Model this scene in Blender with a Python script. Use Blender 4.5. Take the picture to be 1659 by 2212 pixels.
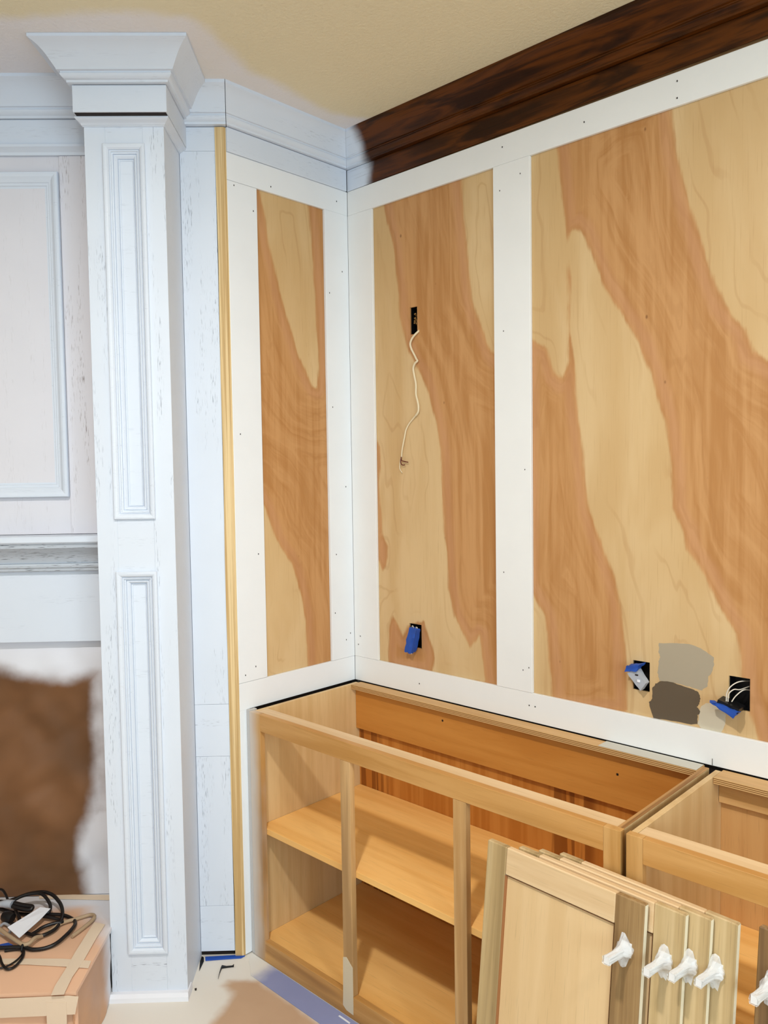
import bpy, bmesh, math, random
import numpy as np
from mathutils import Vector, Matrix, noise as mnoise

for o in list(bpy.data.objects):
    bpy.data.objects.remove(o)
SC = bpy.context.scene
COL = SC.collection
random.seed(7)

# ------------------------------------------------------------------ camera
cam_data = bpy.data.cameras.new('camera')
cam = bpy.data.objects.new('camera', cam_data)
COL.objects.link(cam)
SC.camera = cam
CAM_POS = Vector((1.983191, -1.921983, 1.500000))
CAM_R = Vector((0.724409, 0.689212, -0.014747))
CAM_U = Vector((-0.024311, 0.046920, 0.998603))
CAM_F = Vector((-0.688941, 0.723038, -0.050745))
M = Matrix.Identity(4)
for i in range(3):
    M[i][0], M[i][1], M[i][2], M[i][3] = CAM_R[i], CAM_U[i], -CAM_F[i], CAM_POS[i]
cam.matrix_world = M
cam_data.sensor_fit = 'VERTICAL'
cam_data.sensor_height = 36.0
cam_data.sensor_width = 27.0
cam_data.lens = 36.0 * 1716.789 / 2212.0
cam_data.clip_start = 0.02

# ------------------------------------------------------------------ world, lamps, exposure
world = bpy.data.worlds.new('daylight')
SC.world = world
world.use_nodes = True
bg = world.node_tree.nodes['Background']
bg.inputs[0].default_value = (0.62, 0.75, 1.0, 1)
bg.inputs[1].default_value = 1.0

def lamp(name, kind, loc, energy, color, size=0.1, size_y=None, aim=None, spread=None):
    d = bpy.data.lights.new(name, kind)
    d.energy = energy
    d.color = color
    if kind == 'AREA':
        d.shape = 'RECTANGLE' if size_y else 'DISK'
        d.size = size
        if size_y: d.size_y = size_y
        if spread: d.spread = spread
    else:
        d.shadow_soft_size = size
    o = bpy.data.objects.new(name, d)
    COL.objects.link(o)
    o.location = loc
    if aim is not None:
        o.rotation_euler = (Vector(aim) - Vector(loc)).to_track_quat('-Z', 'Y').to_euler()
    return o

WARM = (1.0, 0.975, 0.945)
COOL = (0.68, 0.88, 1.0)
# recessed ceiling downlights of the room (above and behind the viewer)
lamp('ceiling_downlight', 'AREA', (1.30, -1.70, 2.600), 40, WARM, 0.13, aim=(1.30, -1.75, 0))
lamp('ceiling_downlight', 'AREA', (2.75, -1.30, 2.600), 12, WARM, 0.13, aim=(2.85, -1.35, 0))
lamp('ceiling_downlight', 'AREA', (1.30, -3.60, 2.600), 2.5, WARM, 0.13, aim=(1.30, -3.60, 0))
lamp('ceiling_downlight', 'AREA', (2.90, -3.60, 2.600), 3, WARM, 0.13, aim=(2.90, -3.60, 0))
# daylight entering through the window of the far east wall
lamp('window_daylight', 'AREA', (4.56, -2.3, 1.55), 80, COOL, 2.6, 1.5, aim=(0, -2.0, 1.5))
lamp('window_daylight', 'AREA', (1.6, -4.96, 1.55), 5, COOL, 2.4, 1.5, aim=(1.2, 0, 1.5))

SC.view_settings.view_transform = 'Standard'
SC.view_settings.look = 'None'
SC.view_settings.gamma = 1.0
SC.view_settings.use_curve_mapping = False
SC.view_settings.exposure = -0.10

# ------------------------------------------------------------------ helpers
R2 = math.sqrt(2.0)

def RW(a, d, z): return Vector((a, -d, z))            # long wall: a along it, d out of it
def RB(a, d, z): return Vector((d, a, z))             # short return wall: a = y, d out of it
def FP(s, n, z): return Vector(((s + n) / R2, (s - n) / R2, z))   # fireplace face at 45 degrees
def XY(a, d, z): return Vector((a, d, z))

class MB:
    def __init__(self): self.bm = bmesh.new()
    def box(self, f, a0, a1, d0, d1, z0, z1, bevel=0.0):
        vs = [self.bm.verts.new(f(a, d, z)) for z in (z0, z1) for d in (d0, d1) for a in (a0, a1)]
        fs = [self.bm.faces.new([vs[i] for i in q]) for q in
              ((0, 1, 3, 2), (4, 6, 7, 5), (0, 4, 5, 1), (2, 3, 7, 6), (0, 2, 6, 4), (1, 5, 7, 3))]
        if bevel:
            es = list({e for q in fs for e in q.edges})
            bmesh.ops.bevel(self.bm, geom=es, offset=bevel, segments=1, affect='EDGES', profile=0.5)
        return self
    def prism(self, pts_low, pts_high):
        lo = [self.bm.verts.new(q) for q in pts_low]; hi = [self.bm.verts.new(q) for q in pts_high]
        n = len(lo)
        self.bm.faces.new(lo[::-1]); self.bm.faces.new(hi)
        for i in range(n):
            self.bm.faces.new((lo[i], lo[(i + 1) % n], hi[(i + 1) % n], hi[i]))
        return self
    def sweep(self, profile, stations):
        """profile: (out, z); stations: (base xy, offset xy): the moulding runs from station to station, ends capped"""
        rows = []
        for (bx, by), (ox, oy) in stations:
            rows.append([self.bm.verts.new((bx + o * ox, by + o * oy, z)) for o, z in profile])
        n = len(profile)
        for r0, r1 in zip(rows, rows[1:]):
            for i in range(n):
                j = (i + 1) % n
                self.bm.faces.new((r0[i], r0[j], r1[j], r1[i]))
        self.bm.faces.new(rows[0]); self.bm.faces.new(rows[-1][::-1])
        return self
    def frame(self, f, a0, a1, z0, z1, prof, d0):
        """mitred picture-frame moulding: prof = (inset, depth) from the outer edge inwards"""
        loops = []
        for w, d in prof:
            loops.append([self.bm.verts.new(f(a, d0 + d, z)) for a, z in
                          ((a0 + w, z0 + w), (a1 - w, z0 + w), (a1 - w, z1 - w), (a0 + w, z1 - w))])
        for l0, l1 in zip(loops, loops[1:]):
            for i in range(4):
                j = (i + 1) % 4
                self.bm.faces.new((l0[i], l0[j], l1[j], l1[i]))
        return self
    def tube(self, pts, rad, seg=8, sub=5, flat=1.0):
        P = [Vector(q) for q in pts]
        if len(P) > 2:
            Q = []
            for i in range(len(P) - 1):
                p0, p1, p2, p3 = P[max(i - 1, 0)], P[i], P[i + 1], P[min(i + 2, len(P) - 1)]
                for k in range(sub):
                    t = k / sub
                    Q.append(0.5 * ((2 * p1) + (p2 - p0) * t + (2 * p0 - 5 * p1 + 4 * p2 - p3) * t * t + (3 * p1 - p0 - 3 * p2 + p3) * t ** 3))
            Q.append(P[-1]); P = Q
        rows = []; ref = None
        for i, q in enumerate(P):
            d = (P[min(i + 1, len(P) - 1)] - P[max(i - 1, 0)]).normalized()
            if ref is None:
                ref = d.orthogonal().normalized()
            ref = (ref - d * ref.dot(d)).normalized()
            b = d.cross(ref)
            rr = rad(i / (len(P) - 1)) if callable(rad) else rad
            rows.append([self.bm.verts.new(q + (ref * math.cos(2 * math.pi * k / seg) + b * flat * math.sin(2 * math.pi * k / seg)) * rr) for k in range(seg)])
        for r0, r1 in zip(rows, rows[1:]):
            for k in range(seg):
                j = (k + 1) % seg
                self.bm.faces.new((r0[k], r0[j], r1[j], r1[k]))
        self.bm.faces.new(rows[0][::-1]); self.bm.faces.new(rows[-1])
        return self
    def build(self, name, mat, parent=None, origin=None, smooth=None):
        bm = self.bm
        bmesh.ops.recalc_face_normals(bm, faces=bm.faces[:])
        if smooth:
            for q in bm.faces: q.smooth = True
            for e in bm.edges:
                if len(e.link_faces) == 2 and e.calc_face_angle(0.0) > math.radians(smooth): e.smooth = False
        if origin is None:
            if parent is not None:
                origin = Vector(parent.get('_o', (0, 0, 0)))
            else:
                xs = [v.co for v in bm.verts]
                origin = Vector(((min(v.x for v in xs) + max(v.x for v in xs)) / 2, (min(v.y for v in xs) + max(v.y for v in xs)) / 2, min(v.z for v in xs)))
        origin = Vector(origin)
        for v in bm.verts: v.co -= origin
        me = bpy.data.meshes.new(name)
        bm.to_mesh(me); bm.free()
        me.materials.append(mat)
        o = bpy.data.objects.new(name, me)
        COL.objects.link(o)
        if parent is not None:
            o.parent = parent
            o['_o'] = tuple(origin)
        else:
            o.location = origin
            o['_o'] = tuple(origin)
        return o

def thing(name, label, cat, loc, group=None):
    o = bpy.data.objects.new(name, None)
    COL.objects.link(o)
    o.empty_display_size = 0.05
    o.location = loc
    o['_o'] = tuple(loc)
    return tag(o, label, cat, group)

def tag(o, label, cat, group=None):
    o['label'] = label; o['category'] = cat
    if group: o['group'] = group
    return o

def struct(o, label=None):
    o['kind'] = 'structure'
    if label: o['label'] = label
    return o

def lab(o, label):
    o['label'] = label
    return o

# ------------------------------------------------------------------ materials
def lin(h):
    if isinstance(h, str):
        c = [int(h[i:i + 2], 16) / 255 for i in (0, 2, 4)]
    else:
        c = [v / 255 for v in h]
    return tuple((v / 12.92 if v <= 0.04045 else ((v + 0.055) / 1.055) ** 2.4) for v in c) + (1,)

class NT:
    """tiny node-tree builder"""
    def __init__(self, name, rough=0.5, spec=0.4):
        self.m = bpy.data.materials.new(name)
        self.m.use_nodes = True
        self.t = self.m.node_tree
        self.b = self.t.nodes['Principled BSDF']
        self.b.inputs['Roughness'].default_value = rough
        self.b.inputs['Specular IOR Level'].default_value = spec
    def n(self, kind, **kw):
        q = self.t.nodes.new(kind)
        for k, v in kw.items(): setattr(q, k, v)
        return q
    def put(self, sock, v):
        if hasattr(v, 'is_output'): self.t.links.new(v, sock)
        elif v is not None: sock.default_value = v
    def coord(self, scale=(1, 1, 1), rot=(0, 0, 0), loc=(0, 0, 0)):
        c = self.n('ShaderNodeTexCoord'); m = self.n('ShaderNodeMapping')
        # rotate first (about z), then stretch
        if any(rot):
            m0 = self.n('ShaderNodeMapping'); m0.inputs['Rotation'].default_value = rot
            self.put(m0.inputs['Vector'], c.outputs['Object']); src = m0.outputs[0]
        else:
            src = c.outputs['Object']
        self.put(m.inputs['Vector'], src)
        m.inputs['Scale'].default_value = scale; m.inputs['Location'].default_value = loc
        return m.outputs[0]
    def noise(self, vec, scale=1.0, detail=3, rough=0.5, dist=0.0):
        q = self.n('ShaderNodeTexNoise')
        self.put(q.inputs['Vector'], vec)
        q.inputs['Scale'].default_value = scale; q.inputs['Detail'].default_value = detail
        q.inputs['Roughness'].default_value = rough; q.inputs['Distortion'].default_value = dist
        return q.outputs['Fac']
    def ramp(self, f, lo, hi, a=0.0, b=1.0, smooth=True):
        q = self.n('ShaderNodeMapRange')
        q.interpolation_type = 'SMOOTHSTEP' if smooth else 'LINEAR'
        self.put(q.inputs['Value'], f)
        for k, v in (('From Min', lo), ('From Max', hi), ('To Min', a), ('To Max', b)): self.put(q.inputs[k], v)
        return q.outputs[0]
    def mth(self, op, a, b=None, c=None):
        q = self.n('ShaderNodeMath', operation=op)
        self.put(q.inputs[0], a)
        if b is not None: self.put(q.inputs[1], b)
        if c is not None: self.put(q.inputs[2], c)
        return q.outputs[0]
    def mix(self, f, a, b, mode='MIX'):
        q = self.n('ShaderNodeMix', data_type='RGBA', blend_type=mode)
        self.put(q.inputs[0], f); self.put(q.inputs[6], a); self.put(q.inputs[7], b)
        return q.outputs[2]
    def attr(self, name):
        q = self.n('ShaderNodeAttribute', attribute_name=name)
        return q.outputs['Fac']
    def pos(self):
        g = self.n('ShaderNodeNewGeometry'); s = self.n('ShaderNodeSeparateXYZ')
        self.put(s.inputs[0], g.outputs['Position'])
        return s.outputs
    def color(self, c): self.put(self.b.inputs['Base Color'], c); return self
    def bump(self, h, strength=0.2, dist=0.002):
        q = self.n('ShaderNodeBump')
        q.inputs['Strength'].default_value = strength; q.inputs['Distance'].default_value = dist
        self.put(q.inputs['Height'], h)
        self.put(self.b.inputs['Normal'], q.outputs[0])
        return self

def m_paint(name, col, rough=0.5, var=0.03, bumps=0.05):
    k = NT(name, rough, 0.35)
    c = lin(col)
    d = tuple(v * (1 - var * 2) for v in c[:3]) + (1,)
    k.color(k.mix(k.noise(k.coord(), 9, 3), c, d))
    k.bump(k.noise(k.coord(), 350, 2), bumps, 0.001)
    return k.m

def stretch(axis, fine, along):
    """(scale, rotation) so that grain runs along the axis: x, y, z, or s (the 45 degree fireplace direction)"""
    if axis == 'x': return (along, fine, fine), (0, 0, 0)
    if axis == 'y': return (fine, along, fine), (0, 0, 0)
    if axis == 'z': return (fine, fine, along), (0, 0, 0)
    return (along, fine, fine), (0, 0, -math.pi / 4)

def m_primed_oak(name, axis='z', base=(222, 229, 240), grain=(128, 134, 148), amount=1.0, cover=0.0):
    """open-grained oak under a thin sprayed coat of primer: the pores still show as short dark dashes"""
    k = NT(name, 0.45, 0.3)
    sc, ro = stretch(axis, 520, 34)
    pores = k.ramp(k.noise(k.coord(sc, ro), 1, 2, 0.55), 0.57, 0.70)
    sc2, ro2 = stretch(axis, 34, 2.6)
    where = k.ramp(k.noise(k.coord(sc2, ro2, (3.1, 1.7, 0.4)), 1, 2), 0.49 - cover, 0.66 - cover)
    f = k.mth('MULTIPLY', k.mth('MULTIPLY', pores, where), 0.85 * amount)
    soft = k.noise(k.coord((2, 2, 2)), 3, 2)
    c = k.mix(soft, lin(base), lin(tuple(v - 8 for v in base)))
    k.color(k.mix(f, c, lin(grain)))
    k.bump(k.mth('MULTIPLY', f, -1.0), 0.25, 0.001)
    return k.m

def m_wood(name, c1, c2, axis='z', fine=60, along=2.2, rough=0.5, c3=None, spots=0.0, contrast=(0.35, 0.68), seed=0.0, fine2=None):
    k = NT(name, rough, 0.3)
    sc, ro = stretch(axis, fine, along)
    a = k.noise(k.coord(sc, ro, (seed, seed * 1.3, seed * 0.7)), 1, 4, 0.55, 0.4)
    f = k.ramp(a, contrast[0], contrast[1])
    c = k.mix(f, lin(c1), lin(c2))
    if c3:
        sc, ro = stretch(axis, fine * 0.35, along * 0.55)
        b = k.noise(k.coord(sc, ro, (4.2 + seed, 1.1, 2.0 + seed)), 1, 3, 0.5, 0.8)
        c = k.mix(k.ramp(b, 0.52, 0.66), c, lin(c3))
    sc, ro = stretch(axis, fine2 or 420, 14)
    p = k.ramp(k.noise(k.coord(sc, ro), 1, 1), 0.60, 0.8)
    c = k.mix(k.mth('MULTIPLY', p, 0.22), c, lin(tuple(int(v * 0.62) for v in c2)))
    k.color(c)
    k.bump(a, 0.04, 0.001)
    return k.m

WHITE_TRIM = m_paint('white_trim_paint', (241, 241, 239), 0.42)
WHITE_EDGE = m_paint('white_board_paint', (240, 243, 246), 0.42)
PRIMER = m_primed_oak('primed_oak_upright', 'z')
PRIMER_S = m_primed_oak('primed_oak_level', 's')
PRIMER_PLAIN = m_primed_oak('primer_smooth', 's', amount=0.30)
PRIMER_Y = m_primed_oak('primed_oak_return', 'y', amount=0.35)
PRIMER_WORN = m_primed_oak('primed_oak_worn', 's', base=(196, 203, 212), grain=(84, 86, 92), amount=1.2, cover=0.09)
DARK_GAP = m_paint('dark_gap_wood', (40, 30, 26), 0.8)
BLACK = m_paint('black_plastic', (18, 18, 20), 0.4)
BLACK_CORD = m_paint('black_rubber', (24, 20, 20), 0.35)
BEIGE_CORD = m_paint('beige_rubber', (176, 150, 120), 0.45)
GREY_PLASTIC = m_paint('grey_plastic', (176, 180, 188), 0.35)
BLUE_TAPE = m_paint('blue_painters_tape', (38, 84, 178), 0.55, 0.10, 0.25)
PALE_TAPE = m_paint('cream_masking_tape', (232, 210, 184), 0.6, 0.04, 0.12)
PAPER_WHITE = m_paint('white_paper_strip', (235, 236, 242), 0.6)
COPPER = m_paint('bare_copper', (150, 84, 50), 0.35)
RED_WIRE = m_paint('brown_wire_sheath', (96, 34, 24), 0.4)
CREAM_WIRE = m_paint('cream_cable_sheath', (232, 215, 180), 0.45)
WHITE_WIRE = m_paint('white_wire_sheath', (226, 216, 200), 0.45)
GREY_SWATCH = m_paint('grey_wall_paint', (171, 158, 136), 0.6, 0.02)
DARK_SWATCH = m_paint('dark_taupe_wall_paint', (97, 83, 66), 0.6, 0.02)
LIGHT_SWATCH = m_paint('light_greige_wall_paint', (206, 194, 170), 0.6, 0.02)
CREAM_SAMPLE = m_paint('cream_sample_paint', (214, 199, 172), 0.6, 0.02)
INSULATION = m_paint('tan_fibre', (170, 128, 72), 0.9, 0.2, 0.5)

PINE = m_wood('pine_strip_wood', (230, 202, 152), (196, 160, 106), 'z', 130, 1.1, 0.5, seed=0.3, contrast=(0.4, 0.62))
MAPLE_X = m_wood('maple_rail_wood', (212, 170, 114), (194, 148, 90), 'x', 26, 2.0, 0.45, c3=(176, 146, 104))
MAPLE_Z = m_wood('maple_stile_wood', (212, 172, 120), (192, 148, 94), 'z', 40, 1.6, 0.45, c3=(172, 134, 88))
MAPLE_PANEL = m_wood('maple_side_panel', (222, 190, 140), (208, 172, 120), 'z', 22, 1.0, 0.45)
SHELF_WOOD = m_wood('maple_shelf_board', (250, 200, 124), (240, 184, 106), 'x', 16, 1.2, 0.42)
NAILER = m_wood('birch_nailer_wood', (204, 140, 66), (190, 124, 52), 'x', 20, 1.6, 0.5)
POPLAR = m_wood('poplar_stile_wood', (204, 178, 134), (184, 156, 110), 'z', 46, 0.9, 0.45, c3=(160, 134, 92))
POPLAR_DARK = m_wood('brown_poplar_stile_wood', (168, 136, 92), (134, 102, 64), 'z', 60, 0.9, 0.45, c3=(112, 84, 54))
POPLAR_X = m_wood('poplar_rail_wood', (224, 194, 152), (210, 176, 132), 'x', 30, 1.4, 0.45)
DOOR_PANEL = m_wood('maple_door_panel', (224, 192, 146), (216, 182, 134), 'z', 18, 1.0, 0.45)
SLOT = m_paint('brown_glue_line', (150, 96, 52), 0.6)
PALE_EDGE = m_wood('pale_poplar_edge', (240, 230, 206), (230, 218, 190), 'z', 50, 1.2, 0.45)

def m_back_panel():
    k = NT('birch_back_panel', 0.5, 0.3)
    a = k.noise(k.coord((40, 1, 1.3)), 1, 3, 0.5, 0.3)
    base = k.mix(k.ramp(a, 0.35, 0.65), lin((200, 132, 60)), lin((182, 112, 42)))
    group = k.ramp(k.noise(k.coord((3.3, 1, 0.25), loc=(0.9, 0, 0)), 1, 1), 0.50, 0.58)
    st = k.ramp(k.noise(k.coord((34, 1, 1.0), loc=(2.0, 0, 0)), 1, 2, 0.5, 0.6), 0.50, 0.56)
    k.color(k.mix(k.mth('MULTIPLY', k.mth('MULTIPLY', group, st), 0.85), base, lin((128, 68, 14))))
    return k.m
BACK_PANEL = m_back_panel()
BACK_PALE = m_wood('pale_back_panel', (206, 160, 104), (190, 140, 84), 'z', 14, .6, .5, c3=(148, 98, 50))

def m_ply_edge():
    k = NT('plywood_layers', 0.6, 0.2)
    q = k.n('ShaderNodeTexWave', wave_type='BANDS', bands_direction='Z', wave_profile='SIN')
    k.put(q.inputs['Vector'], k.coord()); q.inputs['Scale'].default_value = 72
    k.color(k.mix(k.ramp(q.outputs['Fac'], 0.25, 0.6), lin((122, 78, 38)), lin((214, 174, 118))))
    return k.m
PLY_EDGE = m_ply_edge()

def m_plywood():
    """maple plywood: 'sd' on the mesh is the distance to the heartwood outline (positive inside the brown heart)"""
    k = NT('maple_plywood_face', 0.5, 0.3)
    sd = k.attr('sd')
    jag = k.noise(k.coord((60, 60, 9)), 1, 3, 0.6)
    sdj = k.mth('ADD', sd, k.mth('MULTIPLY', k.mth('SUBTRACT', jag, 0.5), 0.022))
    heart = k.ramp(sdj, -0.006, 0.005)
    # sapwood
    soft = k.noise(k.coord((7, 7, 1.6)), 1, 3, 0.5, 0.5)
    sap = k.mix(k.ramp(soft, 0.35, 0.65), lin((216, 185, 138)), lin((205, 170, 120)))
    # heartwood with streaks running down the grain
    # streaks keep a constant distance from the outline, so they bend with it; a slow warp makes them wander
    P = k.pos()
    cmb = k.n('ShaderNodeCombineXYZ')
    slow = k.noise(k.coord((5, 5, 2.2)), 1, 2)
    k.put(cmb.inputs[0], k.mth('ADD', k.mth('MULTIPLY', sd, 34), k.mth('MULTIPLY', slow, 4.0)))
    k.put(cmb.inputs[1], k.mth('MULTIPLY', k.mth('ADD', P[0], P[1]), 5.0))
    k.put(cmb.inputs[2], k.mth('MULTIPLY', P[2], 1.9))
    bend = k.noise(cmb.outputs[0], 1, 4, 0.55, 0.7)
    straight = k.noise(k.coord((34, 34, 1.5)), 1, 5, 0.6, 0.8)
    st = k.mth('ADD', k.mth('MULTIPLY', bend, 0.45), k.mth('MULTIPLY', straight, 0.55))
    hw = k.mix(k.ramp(st, 0.38, 0.62), lin((180, 127, 74)), lin((199, 149, 97)))
    edge = k.ramp(k.mth('ABSOLUTE', k.mth('SUBTRACT', sdj, 0.020)), 0.0, 0.026, 1.0, 0.0)
    hw = k.mix(k.mth('MULTIPLY', edge, 0.45), hw, lin((198, 146, 108)))
    c = k.mix(heart, sap, hw)
    # cathedral growth lines that follow the outlines
    warp = k.noise(k.coord((5, 5, 1.4)), 1, 3, 0.5, 0.6)
    ph = k.mth('ADD', k.mth('MULTIPLY', sd, 95), k.mth('MULTIPLY', warp, 26))
    ln = k.ramp(k.mth('SINE', ph), 0.84, 1.0)
    lmask = k.ramp(k.noise(k.coord((9, 9, 2.0), loc=(5, 5, 5)), 1, 2), 0.40, 0.62)
    c = k.mix(k.mth('MULTIPLY', k.mth('MULTIPLY', ln, lmask), 0.22), c, lin((168, 116, 66)))
    # fine pores
    p = k.ramp(k.noise(k.coord((330, 330, 10)), 1, 2), 0.55, 0.8)
    c = k.mix(k.mth('MULTIPLY', p, 0.20), c, lin((160, 108, 62)))
    # pin knots
    v = k.n('ShaderNodeTexVoronoi', feature='F1')
    k.put(v.inputs['Vector'], k.coord((10.5, 10.5, 6.5)))
    v.inputs['Scale'].default_value = 1.0
    kn = k.ramp(v.outputs['Distance'], 0.018, 0.050, 1.0, 0.0)
    c = k.mix(k.mth('MULTIPLY', k.mth('MULTIPLY', kn, heart), 0.65), c, lin((112, 68, 38)))
    k.color(c)
    return k.m
PLYWOOD = m_plywood()

def m_stained():
    """dark walnut-stained oak crown; white overspray reaches its first hand's width from the corner"""
    k = NT('dark_stained_oak', 0.42, 0.22)
    a = k.noise(k.coord((2.4, 20, 20)), 1, 4, 0.5, 1.6)
    b = k.noise(k.coord((9, 240, 240)), 1, 2)
    c = k.mix(k.ramp(a, 0.38, 0.60), lin((46, 21, 6)), lin((92, 47, 10)))
    c = k.mix(k.mth('MULTIPLY', k.ramp(b, 0.54, 0.72), 0.45), c, lin((20, 8, 3)))
    x = k.pos()[0]
    w = k.noise(k.coord((14, 14, 14)), 1, 3)
    e = k.ramp(k.mth('ADD', x, k.mth('MULTIPLY', k.mth('SUBTRACT', w, 0.5), 0.04)), 0.078, 0.134, 1.0, 0.0)
    por = k.ramp(k.noise(k.coord((9, 240, 240)), 1, 2), 0.60, 0.72)
    wh = k.mix(k.mth('MULTIPLY', por, 0.35), lin((218, 226, 238)), lin((140, 144, 154)))
    k.color(k.mix(e, c, wh))
    k.put(k.b.inputs['Roughness'], k.ramp(e, 0, 1, 0.34, 0.5))
    return k.m
STAINED = m_stained()

def m_ceiling():
    k = NT('ceiling_texture_paint', 0.75, 0.2)
    sd = k.attr('sd')
    w = k.noise(k.coord((9, 9, 9)), 1, 3)
    m = k.ramp(k.mth('ADD', sd, k.mth('MULTIPLY', k.mth('SUBTRACT', w, 0.5), 0.06)), -0.030, 0.030)
    w2 = k.ramp(k.noise(k.coord((3, 3, 3), loc=(1, 4, 0)), 1, 2), 0.3, 0.7, 0.75, 1.0)
    k.color(k.mix(k.mth('MULTIPLY', m, w2), lin((232, 220, 188)), lin((234, 231, 234))))
    k.bump(k.noise(k.coord(), 95, 4, 0.6), 0.55, 0.004)
    return k.m
CEILING = m_ceiling()

def m_floor_paper():
    """kraft floor paper, dusted with white primer where the spray gun worked"""
    k = NT('sprayed_floor_paper', 0.75, 0.15)
    sd = k.attr('sd')
    w = k.noise(k.coord((16, 16, 16)), 1, 3)
    m = k.ramp(k.mth('ADD', sd, k.mth('MULTIPLY', k.mth('SUBTRACT', w, 0.5), 0.03)), -0.016, 0.020)
    br = k.mix(k.noise(k.coord((6, 6, 6)), 1, 3), lin((204, 172, 142)), lin((186, 152, 122)))
    k.color(k.mix(m, lin((228, 222, 212)), br))
    k.bump(k.noise(k.coord(), 14, 3), 0.15, 0.01)
    return k.m
FLOOR_PAPER = m_floor_paper()

def m_kraft(name='kraft_masking_paper', base=(130, 90, 59), dark=0.76):
    """brown masking paper with primer overspray along the top and beside the pilaster ('sd' = overspray amount)"""
    k = NT(name, 0.45, 0.3)
    sd = k.attr('sd')
    w = k.noise(k.coord((10, 10, 10)), 1, 4)
    m = k.ramp(k.mth('ADD', sd, k.mth('MULTIPLY', k.mth('SUBTRACT', w, 0.5), 0.05)), -0.028, 0.030)
    dk = tuple(int(v * dark) for v in base)
    br = k.mix(k.ramp(k.noise(k.coord((2.6, 2.6, 3.4)), 1, 3), 0.32, 0.66), lin(base), lin(dk))  # broad gloss and fold shading of the masking paper painted in as brown noise
    k.color(k.mix(m, br, lin((222, 222, 228))))
    return k.m
KRAFT = m_kraft()
ROSIN = m_kraft('pink_rosin_paper', (238, 192, 158), 0.93)
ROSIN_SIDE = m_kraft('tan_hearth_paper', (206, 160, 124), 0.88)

def m_facefr(name, axis, c1, c2, c3):
    """cabinet face-frame wood with a mist of primer on its first few centimetres"""
    mm = m_wood(name, c1, c2, axis, 30, 1.8, 0.45, c3=c3)
    k = NT.__new__(NT); k.m = mm; k.t = mm.node_tree; k.b = k.t.nodes['Principled BSDF']
    old = k.b.inputs['Base Color'].links[0].from_socket
    P = k.pos()
    w = k.noise(k.coord((12, 12, 6)), 1, 2)
    e = k.ramp(k.mth('ADD', P[0], k.mth('MULTIPLY', k.mth('SUBTRACT', w, 0.5), 0.05)), 0.018, 0.075, 0.9, 0.0)
    k.color(k.mix(e, old, lin((206, 198, 190))))
    return mm
FRAME_X = m_facefr('face_frame_rail_wood', 'x', (204, 154, 92), (188, 136, 72), (166, 120, 68))
FRAME_Z = m_facefr('face_frame_stile_wood', 'z', (204, 158, 98), (186, 138, 76), (164, 120, 68))

def m_wrap():
    k = NT('clear_plastic_wrap', 0.12, 0.6)
    b = k.b
    b.inputs['Base Color'].default_value = (0.95, 0.95, 0.96, 1)
    b.inputs['Transmission Weight'].default_value = 0.35
    b.inputs['IOR'].default_value = 1.3
    b.inputs['Alpha'].default_value = 0.62
    return k.m
WRAP = m_wrap()
KNOB_MAT = m_paint('wrapped_knob_white', (232, 230, 228), 0.25)

# ------------------------------------------------------------------ signed distance fields for grain and overspray outlines
def sdf(P, poly):
    """positive inside the polygon"""
    P = np.asarray(P, float); V = np.asarray(poly, float)
    d = np.full(len(P), 1e9); inside = np.zeros(len(P), bool)
    for i in range(len(V)):
        a, b = V[i], V[(i + 1) % len(V)]
        e = b - a; w = P - a
        t = np.clip((w @ e) / max(e @ e, 1e-12), 0, 1)
        q = w - t[:, None] * e
        d = np.minimum(d, np.hypot(q[:, 0], q[:, 1]))
        c = ((a[1] > P[:, 1]) != (b[1] > P[:, 1]))
        with np.errstate(divide='ignore', invalid='ignore'):
            xs = (b[0] - a[0]) * (P[:, 1] - a[1]) / (b[1] - a[1] if b[1] != a[1] else 1e-12) + a[0]
        inside ^= c & (P[:, 0] < xs)
    return np.where(inside, d, -d)

def grid_lines(lo, hi, step, extra=()):
    L = list(np.linspace(lo, hi, max(2, int(round((hi - lo) / step)) + 1)))
    L = [v for v in L if all(abs(v - e) > step * 0.35 for e in extra) or v in (lo, hi)]
    return sorted(set(L) | {e for e in extra if lo < e < hi})

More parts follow.
